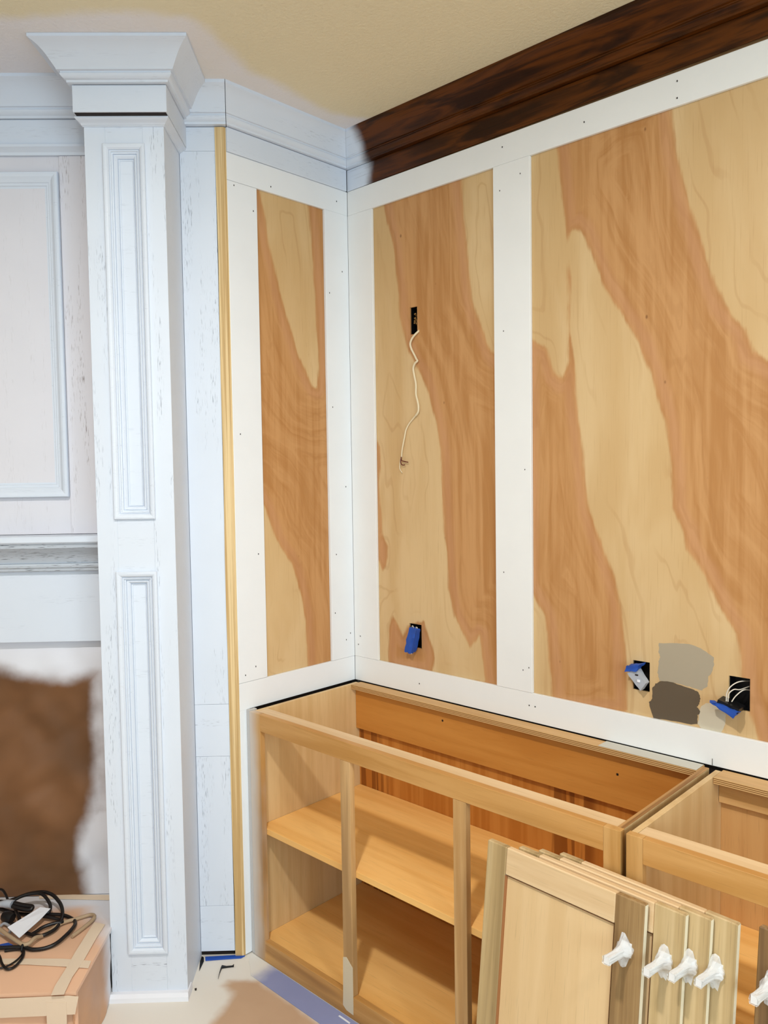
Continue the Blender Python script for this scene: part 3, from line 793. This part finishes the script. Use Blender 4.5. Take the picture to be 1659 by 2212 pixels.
tape([(-1.6, .158), (-1.2, .150), (-0.78, .156), (-.700, .158), (-.690, .2035), (-.715, .2065), (-1.0, .2030), (-1.6, .206)], HF + .0062, .0008, 'level masking tape strip just below the front edge of the hearth', tf)
tape([(-.770, .012), (-.722, .012), (-.720, .190), (-.770, .192)], HF + .0074, .0008, 'upright masking tape strip on the front of the hearth at its right corner', tf)

# ------------------------------------------------------------------ cords on the hearth
CZ = HZ + 0.0035
C1 = [(-0.248, -1.157), (-0.230, -1.136), (-0.192, -1.093), (-0.165, -1.075), (-0.147, -1.049), (-0.141, -1.020), (-0.156, -0.985), (-0.181, -0.954), (-0.205, -0.937), (-0.229, -0.934), (-0.263, -0.946), (-0.295, -0.973), (-0.331, -1.000), (-0.377, -1.029), (-0.426, -1.049), (-0.469, -1.067)]
C2 = [(-0.295, -0.979, 0.230), (-0.295, -0.972, 0.233), (-0.307, -0.964, 0.243), (-0.333, -0.964, 0.255), (-0.357, -0.970, 0.262), (-0.375, -0.986, 0.262), (-0.392, -1.012, 0.258), (-0.404, -1.042, 0.248), (-0.420, -1.064, 0.244), (-0.437, -1.082, 0.243)]
C3 = [(-0.451, -1.072, 0.245), (-0.425, -1.049, 0.245), (-0.409, -1.026, 0.249), (-0.390, -0.991, 0.258), (-0.362, -0.960, 0.261), (-0.335, -0.945, 0.256), (-0.309, -0.940, 0.247), (-0.286, -0.940, 0.237), (-0.267, -0.946, 0.224), (-0.241, -0.963, 0.222), (-0.214, -0.987, 0.222), (-0.205, -1.008, 0.222), (-0.206, -1.032, 0.222), (-0.229, -1.049, 0.222), (-0.262, -1.059, 0.222)]
C4 = [(-0.224, -1.146), (-0.191, -1.151), (-0.157, -1.158), (-0.129, -1.156), (-0.126, -1.138), (-0.144, -1.112), (-0.169, -1.097), (-0.186, -1.096), (-0.203, -1.108), (-0.217, -1.129)]
C4B = [(-0.173, -1.095), (-0.152, -1.115), (-0.143, -1.137), (-0.143, -1.158), (-0.149, -1.172)]
C5 = [(-0.397, -1.041, 0.250), (-0.366, -1.022, 0.245), (-0.342, -1.005, 0.243), (-0.336, -1.005, 0.240), (-0.339, -1.013, 0.237), (-0.367, -1.032, 0.240), (-0.397, -1.048, 0.246)]
C6 = [(-0.413, -1.027), (-0.367, -1.037), (-0.321, -1.047), (-0.304, -1.058), (-0.320, -1.070), (-0.300, -1.050), (-0.300, -1.023)]
C7 = [(-0.234, -1.050), (-0.238, -1.035), (-0.240, -1.013), (-0.232, -0.986), (-0.225, -0.968), (-0.233, -0.962), (-0.248, -0.964), (-0.271, -0.979), (-0.292, -0.991)]
C8 = [(-0.471, -1.050, 0.266), (-0.457, -1.042, 0.266), (-0.431, -1.042, 0.260), (-0.408, -1.043, 0.249), (-0.389, -1.038, 0.243)]
BEIGE1 = [(-0.345, -1.112), (-0.303, -1.108), (-0.244, -1.102), (-0.194, -1.092), (-0.183, -1.077), (-0.191, -1.058), (-0.208, -1.027), (-0.224, -0.979), (-0.226, -0.956), (-0.220, -0.925), (-0.215, -0.901), (-0.206, -0.888), (-0.189, -0.887), (-0.174, -0.904), (-0.159, -0.939), (-0.145, -0.975)]
STRIP = [(-0.272, -1.099), (-0.314, -0.990), (-0.292, -0.970), (-0.265, -1.011), (-0.223, -1.087)]
def zz(pts, base, amp, ph): return [(x, y, base + amp * (0.5 + 0.5 * math.sin(i * 1.3 + ph))) for i, (x, y) in enumerate(pts)]
cord = thing('extension_cord', 'thick black cord heaped in loose loops on the hearth', 'cord', (-0.30, -1.0, HZ + .002))
for i, (c, rad, b) in enumerate(((C1, .0052, .0055), (C3, .0052, 0), (C2, .0050, 0), (C5, .0065, 0), (C7, .0050, .009), (C6, .0046, .014))):
    MB().tube(c if len(c[0]) == 3 else zz(c, HZ + b, .006, i), rad, 8, 5).build('cord_loop', BLACK_CORD, cord, smooth=60)
thin = thing('appliance_cord', 'thin black cord with a small drooping loop at the hearth front', 'cord', (-0.16, -1.13, HZ + .002))
MB().tube(zz(C4, HZ + .0055, .004, 0), .0036, 8, 5).build('cord_loop', BLACK_CORD, thin, smooth=60)
MB().tube(zz(C4B, HZ + .0060, .003, 1), .0024, 8, 5).build('cord_loop', BLACK_CORD, thin, smooth=60)
MB().tube([(-.199, -1.084, HZ + .008), (-.192, -1.089, HZ + .017), (-.184, -1.095, HZ + .017), (-.180, -1.098, HZ + .008), (-.172, -1.096, HZ + .006)], .0035, 8, 5).build('twist_tie', BLACK, thin, smooth=60)
MB().tube(C8, .0036, 8, 5).build('cord_loop', BLACK_CORD, thin, smooth=60)
bei = thing('beige_cord', 'long beige cord lying under the black loops on the hearth', 'cord', (-0.25, -0.98, HZ + .002))
MB().tube(zz(BEIGE1[:6], HZ + .017, .006, 0) + zz(BEIGE1[6:], HZ + .0065, .003, 0), .0054, 8, 5).build('cord_run', BEIGE_CORD, bei, smooth=60)
plug = MB().tube([(-.425, -1.078, HZ + .034), (-.408, -1.058, HZ + .036), (-.395, -1.046, HZ + .036), (-.386, -1.040, HZ + .035)], lambda t: .006 + .009 * min(1, t * 2.2), 10, 3, 0.8)
plug.build('plug', GREY_PLASTIC, bei, smooth=50)
ring = MB().tube([(x, y, HZ + .010) for x, y in [(-0.341, -1.094), (-0.347, -1.080), (-0.320, -1.076), (-0.293, -1.085), (-0.287, -1.099), (-0.309, -1.104)]], .0040, 8, 5)
tag(ring.build('grey_cable_loop', GREY_PLASTIC, smooth=60), 'thin pale grey cable loop at the left among the black cords', 'cable')
bp = MB().tube([(-.372, -1.072, HZ + .020), (-.355, -1.066, HZ + .020), (-.338, -1.060, HZ + .020)], lambda t: .013 + .004 * math.sin(t * 3.1), 10, 4, 0.8)
tag(bp.build('plug_socket', BLACK, smooth=50), 'stubby black cord socket beside the pale plug on the hearth', 'plug')
stp = MB().prism([Vector((x, y, HZ + .036 - .004 * i)) for i, (x, y) in enumerate(STRIP)], [Vector((x, y, HZ + .0372 - .004 * i)) for i, (x, y) in enumerate(STRIP)])
tag(stp.build('paper_strip', PAPER_WHITE), 'torn white paper strip lying across the black cords', 'paper strip')
bt = MB().prism([Vector((x, y, HZ + .004)) for x, y in ((-.255, -1.128), (-.214, -1.118), (-.205, -1.100), (-.246, -1.108))], [Vector((x, y, HZ + .008)) for x, y in ((-.255, -1.128), (-.214, -1.118), (-.205, -1.100), (-.246, -1.108))])
tag(bt.build('tape_scrap', BLUE_TAPE), 'scrap of blue tape under the cords near the hearth front', 'tape')

# ------------------------------------------------------------------ floor bits
tb = [(.004, -.4725), (2.3, -.4725), (2.3, -.5445), (.090, -.5425), (.058, -.520), (.030, -.505)]
def m_floor_tape():
    k = NT('blue_floor_tape', 0.55, 0.25)
    x = k.pos()[0]
    w = k.noise(k.coord((14, 14, 14)), 1, 3)
    e = k.ramp(k.mth('ADD', x, k.mth('MULTIPLY', k.mth('SUBTRACT', w, 0.5), .06)), .075, .145)
    b = k.mix(k.noise(k.coord((8, 8, 8)), 1, 3), lin((146, 152, 190)), lin((132, 140, 182)))
    k.color(k.mix(e, lin((226, 222, 214)), b))
    return k.m
ft = MB().prism([Vector((x, y, .0006)) for x, y in tb], [Vector((x, y, .0014)) for x, y in tb]).build('floor_tape', m_floor_tape())
tag(ft, 'wide blue masking tape on the floor along the cabinet front', 'tape')
def flat(name, pts, z, th, mat, label, cat):
    o = MB().prism([Vector((x, y, z)) for x, y in pts], [Vector((x, y, z + th)) for x, y in pts]).build(name, mat)
    return tag(o, label, cat)
flat('tape_scrap', [(0.415, -0.489), (0.416, -0.484), (0.459, -0.485), (0.460, -0.490)], .0016, .0008, PAPER_WHITE, 'tiny white tape scrap stuck on the blue floor tape', 'tape')
flat('rubber_scrap', [(-0.011, -0.575), (0.003, -0.568), (0.014, -0.555), (0.012, -0.547), (0.019, -0.553), (0.008, -0.568), (-0.001, -0.582), (0.014, -0.600), (0.034, -0.620), (0.013, -0.601), (-0.004, -0.584)], .0008, .004, BLACK, 'thin black bent scrap on the floor paper by the pine strip', 'scrap')
flat('wood_chip', [(0.022, -0.693), (0.025, -0.688), (0.029, -0.692), (0.027, -0.695)], .0008, .004, DARK_GAP, 'tiny dark chip on the white floor paper beside the pilaster', 'chip')
gap = [FP(-.4865, .346, 0), FP(-.4865, .372, 0), FP(-.4790, .420, 0), FP(-.4745, .372, 0), FP(-.4790, .352, 0)]
flat('paper_tear', [(v.x, v.y) for v in gap], .0006, .0012, BLACK, 'black tear in the floor paper beside the pilaster foot', 'tear')
bl = [FP(-.474, .354, 0), FP(-.376, .350, 0), FP(-.352, .352, 0), FP(-.362, .362, 0), FP(-.420, .366, 0), FP(-.470, .370, 0)]
flat('tape_scrap', [(v.x, v.y) for v in bl], .0008, .004, BLUE_TAPE, 'strip of bright blue tape on the floor under the white face board', 'tape')

# ------------------------------------------------------------------ wall openings, cables and taped outlets
def elec_box(hole, label, tan=False):
    x0, x1, z0, z1 = hole
    g = .0015
    b = MB()
    b.box(RW, x0 - g, x1 + g, -.056, -.054, z0 - g, z1 + g)
    b.box(RW, x0 - g - .002, x0 - g, -.056, -.0165, z0 - g, z1 + g)
    b.box(RW, x1 + g, x1 + g + .002, -.056, -.0165, z0 - g, z1 + g)
    b.box(RW, x0 - g, x1 + g, -.056, -.0165, z0 - g - .002, z0 - g)
    b.box(RW, x0 - g, x1 + g, -.056, -.0165, z1 + g, z1 + g + .002)
    return tag(b.build('electrical_box', BLACK), label, 'electrical box', 'recessed black boxes in the plywood')
elec_box(HOLES_A[0], 'recessed black box high on the panel with a cream cable hanging out')
elec_box(HOLES_A[1], 'recessed black box behind the blue-taped outlet low on the narrower panel')
elec_box(HOLES_B[0], 'recessed black box left of the grey paint samples')
elec_box(HOLES_B[1], 'recessed black box with loose white wires right of the paint samples')
ins = MB()
rng = random.Random(3)
for i in range(9):
    p0 = Vector((.273 + rng.random() * .008, .050, 1.972 + rng.random() * .022)); 
    ins.tube([p0, p0 + Vector((rng.uniform(0, .006), -.018, rng.uniform(-.006, .008))), p0 + Vector((rng.uniform(.002, .012), -.034, rng.uniform(-.012, .012)))], .0022, 6, 3)
tag(ins.build('insulation_tuft', INSULATION, smooth=60), 'tuft of tan insulation inside the upper wall opening', 'insulation')

CABLE = [(0.309, 1.939), (0.298, 1.935), (0.286, 1.923), (0.278, 1.908), (0.280, 1.892), (0.290, 1.873), (0.300, 1.857), (0.306, 1.850), (0.297, 1.843), (0.289, 1.828), (0.291, 1.804), (0.296, 1.777), (0.297, 1.745), (0.307, 1.718), (0.310, 1.702), (0.305, 1.686), (0.283, 1.669), (0.265, 1.654), (0.253, 1.635), (0.248, 1.611), (0.242, 1.590), (0.234, 1.566), (0.230, 1.547)]
def on_wall(pts, d, amp=.003): return [(x, -(d + amp * (0.5 + 0.5 * math.sin(i * 1.1))), z) for i, (x, z) in enumerate(pts)]
cab = thing('hanging_cable', 'cream cable dangling down the plywood from the upper opening', 'cable', (.27, .005, 1.49))
cable_pts = [(.300, .040, 1.965), (.306, .010, 1.945)] + on_wall(CABLE[1:], -.0055, .005)
MB().tube(cable_pts, lambda t: .0034 if t < .72 else .0024, 8, 5).build('sheath', CREAM_WIRE, cab, smooth=60)
MB().tube(on_wall([(0.230, 1.547), (0.226, 1.528), (0.225, 1.509), (0.234, 1.495)], -.004), .0016, 6, 4).build('wire', CREAM_WIRE, cab, smooth=60)
for q in ([(0.232, 1.547), (0.235, 1.536), (0.248, 1.532), (0.262, 1.529)], [(0.232, 1.544), (0.231, 1.530), (0.238, 1.521), (0.248, 1.521)]):
    lab(MB().tube(on_wall(q, -.002), .0017, 6, 4).build('wire', RED_WIRE, cab, smooth=60), 'short brown wire end')

def crumple(mb, amp, seed, freq=120):
    bmesh.ops.subdivide_edges(mb.bm, edges=mb.bm.edges[:], cuts=5, use_grid_fill=True)
    for v in mb.bm.verts:
        q = v.co * freq + Vector((seed, seed, seed))
        v.co += Vector((mnoise.noise(q), mnoise.noise(q + Vector((9, 0, 0))), mnoise.noise(q + Vector((0, 9, 0))))) * amp
    return mb

def skew_box(corners, d0, d1):
    """block whose face outline is given on the wall (x, z), from depth d0 to d1"""
    mb = MB()
    lo = [mb.bm.verts.new(RW(x, d0, z)) for x, z in corners]; hi = [mb.bm.verts.new(RW(x, d1, z)) for x, z in corners]
    mb.bm.faces.new(lo[::-1]); mb.bm.faces.new(hi)
    for i in range(4): mb.bm.faces.new((lo[i], lo[(i + 1) % 4], hi[(i + 1) % 4], hi[i]))
    return mb
o1 = thing('taped_outlet', 'outlet wrapped in blue tape hanging from its opening on the narrower panel', 'outlet', (.28, -.01, .905))
crumple(skew_box([(.252, .9115), (.281, .9085), (.306, .988), (.276, .992)], -.004, .020), .0055, 3.0, 95).build('tape_wrap', BLUE_TAPE, o1, smooth=25)
for (x, z) in ((.280, .9945), (.297, .9925), (.2575, .9085), (.270, .9070)):
    MB().tube([(x - .003, -.006, z - .003), (x - .002, -.008, z + .003), (x + .002, -.008, z + .003), (x + .003, -.006, z - .003)], .0012, 6, 3).build('mounting_ear', WHITE_WIRE, o1, smooth=60)
o2 = thing('taped_outlet', 'grey outlet half wrapped in blue tape left of the paint samples', 'outlet', (1.05, -.01, .93))
crumple(skew_box([(1.066, .929), (1.080, .950), (1.053, .986), (1.030, .968)], -.006, .016), .0015, 5.0, 60).build('body', GREY_PLASTIC, o2, smooth=25)
crumple(skew_box([(1.024, .972), (1.055, .978), (1.066, .998), (1.030, .989)], -.008, .021), .0040, 8.0, 80).build('tape_wrap', BLUE_TAPE, o2, smooth=25)
MB().box(RW, 1.0575, 1.0655, .0155, .0190, .950, .957, .001).build('terminal_screw', PAPER_WHITE, o2)
MB().box(RW, 1.052, 1.060, .0150, .0178, .9665, .9700, .0006).build('slot', DARK_GAP, o2)
o3 = thing('taped_outlet', 'black outlet with blue tape lying over the lower edge of the right opening', 'outlet', (1.29, -.02, .92))
crumple(skew_box([(1.262, .9355), (1.312, .9215), (1.316, .9330), (1.266, .9470)], -.012, .028), .0012, 2.0, 60).build('body', BLACK, o3, smooth=25)
crumple(skew_box([(1.246, .9395), (1.304, .9105), (1.316, .9255), (1.270, .9390)], .020, .036), .0045, 6.0, 70).build('tape_wrap', BLUE_TAPE, o3, smooth=25)
for q in (((1.318, .046, .986), (1.302, .010, .988), (1.289, -.006, .978), (1.281, -.010, .962), (1.281, -.014, .942)),
          ((1.318, .046, .974), (1.304, .012, .969), (1.294, .0, .970), (1.285, -.008, .960), (1.285, -.014, .942)),
          ((1.318, .046, .962), (1.310, .016, .968), (1.298, .0, .955), (1.292, -.010, .942))):
    MB().tube(q, .0014, 6, 5).build('wire', WHITE_WIRE, o3, smooth=60)

# ------------------------------------------------------------------ base cabinets
CT = 0.771            # top of the boxes
CF = -0.4706          # front of the face frames
CB = CF + 0.018
def cabinet(x0, x1, label, stile_l, stile_r, mull, thing_name='base_cabinet', back_mat=None):
    c = thing(thing_name, label, 'cabinet', ((x0 + x1) / 2, -0.235, 0))
    def bd(nm, a0, a1, y0, y1, z0, z1, mt, bev=.0006): return MB().box(XY, a0, a1, y0, y1, z0, z1, bev).build(nm, mt, c)
    sT = 0.0155
    bd('side_panel', x0 + .002, x0 + sT, CB + .0004, -.0145, 0.001, CT - .0008, MAPLE_PANEL)
    bd('side_panel', x1 - sT, x1 - .001, CB + .0004, -.0145, 0.001, CT - .0008, MAPLE_PANEL)
    bd('back_panel', x0 + .002, x1 - .001, -.0140, -.0125, 0.001, CT - .030, back_mat or BACK_PANEL, 0)
    bd('bottom_deck', x0 + sT + .0004, x1 - sT - .0004, CB + .0004, -.0144, 0.043, 0.0585, SHELF_WOOD)
    bd('shelf', x0 + sT + .0008, x1 - sT - .0008, CB + .0008, -.0146, 0.393, 0.411, SHELF_WOOD)
    bd('stile', x0, x0 + stile_l, CF, CB, 0.001, CT, FRAME_Z)
    bd('stile', x1 - stile_r, x1, CF, CB, 0.001, CT, FRAME_Z)
    for a, b in mull: bd('mullion', a, b, CF + .0002, CB, 0.0655, 0.7185, MAPLE_Z)
    bd('top_rail', x0 + stile_l + .0003, x1 - stile_r - .0003, CF + .0001, CB, 0.7190, CT - .0002, FRAME_X)
    bd('bottom_rail', x0 + stile_l + .0003, x1 - stile_r - .0003, CF + .0001, CB, 0.001, 0.0650, FRAME_X)
    bd('front_stretcher', x0 + sT + .0006, x1 - sT - .0006, CB + .0006, CB + .040, CT - .016, CT - .0012, POPLAR_X)
    return c, bd, sT
cab1, bd1, sT = cabinet(0.0160, 1.2430, 'long open base cabinet with two mullions standing in the corner', .0515, .0380, ((.4200, .4575), (.8125, .8510)))
bd1('nailer', .0320, 1.2270, -.0300, -.0146, .615, .7545, NAILER)
st = bd1('back_stretcher', .0320, 1.2270, -.0500, -.0035, .7555, CT - .0004, MAPLE_X)
MB().box(XY, .0322, 1.2268, -.0516, -.0502, .7553, CT - .0006, 0).build('ply_edge', PLY_EDGE, st)
sidecap = MB().box(XY, 1.2276, 1.2418, -.4520, -.0148, CT - .0011, CT - .0002, 0).build('panel_edge', m_wood('brown_ply_top_edge', (186, 142, 90), (134, 92, 50), 'y', 160, 2, .6), cab1)
bd1('filler_strip', .0012, .0150, CF + .0006, CB + .012, .002, CT + .002, m_paint('grey_primed_strip', (196, 194, 192), .5))
for x, z in ((.42, .72), (1.01, .70)):
    MB().box(XY, x - .003, x + .003, -.0306, -.0296, z - .003, z + .003, .001).build('screw_hole', BLACK, cab1)
shim = MB().box(XY, .965, 1.225, -.0505, -.0040, CT + .0002, CT + .0012, .0004).build('primer_smear', m_paint('grey_white_smear', (206, 202, 190), .6), cab1)
lab(shim, 'pale primer film on the back stretcher near the next cabinet')
smp = [(.4200, .1640), (.4335, .1690), (.4575, .1480), (.4575, .0400), (.4570, .0150), (.4300, .0170), (.4165, .0260), (.4180, .0600)]
o = MB().prism([Vector((x, CF - .0002, z)) for x, z in smp], [Vector((x, CF - .0012, z)) for x, z in smp]).build('paint_sample', CREAM_SAMPLE, cab1)
lab(o, 'cream paint sample on the foot of the first mullion')

cab2, bd2, _ = cabinet(1.2550, 2.2500, 'second open base cabinet at the right edge behind the stacked doors', .0345, .0380, ((1.700, 1.738),), back_mat=BACK_PALE)
bd2('nailer', 1.2712, 2.2340, -.0300, -.0146, .700, .7545, MAPLE_X)
st = bd2('back_stretcher', 1.2712, 2.2340, -.0640, -.0035, .7555, CT - .0004, MAPLE_X)
MB().box(XY, 1.2714, 2.2338, -.0656, -.0642, .7553, CT - .0006, 0).build('ply_edge', PLY_EDGE, st)

# ------------------------------------------------------------------ doors leaning against the cabinets
DW, DH, DT = 0.3730, 0.6930, 0.0155
TILT, TURN = math.atan(0.116), math.radians(-3.2)
def door_parts(root, right_mat, knob_x, flip=False, panel_mat=None):
    ox = Vector((0, 0, 0))
    def bd(nm, a0, a1, d0, d1, z0, z1, mt, bev=.0020): return MB().box(XY, a0, a1, d0, d1, z0, z1, bev).build(nm, mt, root, origin=(0, 0, 0))
    sw, rw = .052, .058
    bd('stile', 0, sw, -DT, 0, 0, DH, POPLAR)
    bd('stile', DW - .060, DW, -DT, 0, 0, DH, right_mat)
    for o in root.children:            # window light on the right edges painted in as paler wood
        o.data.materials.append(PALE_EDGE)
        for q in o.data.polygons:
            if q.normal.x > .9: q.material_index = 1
    bd('rail', sw + .0002, DW - .0602, -DT + .0003, 0, DH - rw, DH - .0004, POPLAR_X)
    bd('rail', sw + .0002, DW - .0602, -DT + .0003, 0, .0004, rw, POPLAR_X)
    bd('panel', sw - .004, DW - .056, -DT + .0065, -.003, rw - .004, DH - rw + .004, panel_mat or DOOR_PANEL, 0)
    # moulded inner edge of the frame, its shadow line painted brown
    MB().frame(XY_f, sw, DW - .060, rw, DH - rw, [(0, -DT + .0005), (.0028, -DT + .0042), (.0030, -DT + .0068)], 0).build('inner_edge', SLOT, root, origin=(0, 0, 0))
    # bevelled outer edge
    kx, kz = knob_x, .600
    kb = MB()
    rows = []
    for (d, h) in ((0, .0120), (.006, .0095), (.014, .0066), (.034, .0058), (.058, .0062), (.0595, .0056)):
        yaw = Vector((-0.10 * d, 0, -0.10 * d))
        rows.append([kb.bm.verts.new(Vector((kx + sx * h * .9, -DT - d, kz + sz * h * 1.1)) + yaw) for sx, sz in ((-1, -1), (1, -1), (1, 1), (-1, 1))])
    for r0, r1 in zip(rows, rows[1:]):
        for i in range(4): kb.bm.faces.new((r0[i], r0[(i + 1) % 4], r1[(i + 1) % 4], r1[i]))
    kb.bm.faces.new(rows[0]); kb.bm.faces.new(rows[-1])
    knob = kb.build('knob', KNOB_MAT, root, origin=(0, 0, 0))
    wr = MB(); rng = random.Random(int(kx * 1000) + len(root.name))
    # clear wrap: tight round the bar, gathered into two crumpled ears above and below the base
    prof = ((.001, .0150, .009), (.007, .0165, .017), (.013, .0130, .013), (.020, .0092, .006), (.032, .0078, .001), (.050, .0080, 0), (.0605, .0084, 0))
    rows = []
    NS = 20
    for d, h, ear in prof:
        row = []
        for i in range(NS):
            th = 2 * math.pi * i / NS
            sq = .90 / max(abs(math.cos(th)), abs(math.sin(th)))
            up = max(0.0, abs(math.sin(th)) - .80) / .20
            rr = h * (sq if d > .018 else 1.0) * (1 + rng.uniform(-.10, .10)) + ear * up * (1 + rng.uniform(-.25, .25))
            squeeze = 1 - .35 * up if d < .018 else 1.0
            row.append(wr.bm.verts.new(Vector((kx + rr * math.cos(th) * squeeze - .10 * d, -DT - d + (rng.uniform(-.0022, .0022) if d < .03 else 0), kz + rr * math.sin(th) - .10 * d))))
        rows.append(row)
    for r0, r1 in zip(rows, rows[1:]):
        for i in range(NS): wr.bm.faces.new((r0[i], r0[(i + 1) % NS], r1[(i + 1) % NS], r1[i]))
    wr.build('plastic_wrap', WRAP, knob, origin=(0, 0, 0))
XY_f = lambda a, d, z: Vector((a, d, z))
def place_door(root, x, y_front_top, tilt=TILT, turn=TURN):
    # y_front_top is the front face at the top edge, left end; the foot stands further out
    root.rotation_euler = (-tilt, 0, turn)
    root.rotation_mode = 'XYZ'
    m = root.rotation_euler.to_matrix()
    off = m @ Vector((0, -DT, DH))
    lowest = min((m @ Vector((0, d, 0))).z for d in (-DT, 0))
    root.location = (x - off.x, y_front_top - off.y, .0012 - lowest)
door_specs = (
    (0.9650, -.5390, 'front door of the leaning stack, full panel and brown right stile in view', POPLAR_DARK),
    (1.0340, -.5225, 'second door of the leaning stack, just behind the front door', POPLAR),
    (1.0730, -.5060, 'third door of the leaning stack, only its right stile in view', POPLAR),
    (1.1140, -.4895, 'rearmost door of the leaning stack, standing farthest right against the cabinet', POPLAR))
for x, y, lb, rm in door_specs:
    d = thing('cabinet_door', lb, 'door', (0, 0, 0), 'shaker doors leaning on the cabinets')
    d['_o'] = (0, 0, 0)
    door_parts(d, rm, DW - .032)
    place_door(d, x, y)
d = thing('cabinet_door', 'separate door at the right edge, its shade painted in, leaning on the second cabinet', 'door', (0, 0, 0), 'shaker doors leaning on the cabinets')
d['_o'] = (0, 0, 0)
door_parts(d, POPLAR_DARK, .026)  # shade on this door painted in as darker brown stiles
place_door(d, 1.5150, -.4895)
for ch in d.children:
    if ch.name.startswith('stile'): ch.data.materials[0] = POPLAR_DARK

for o in bpy.data.objects:
    if '_o' in o: del o['_o']
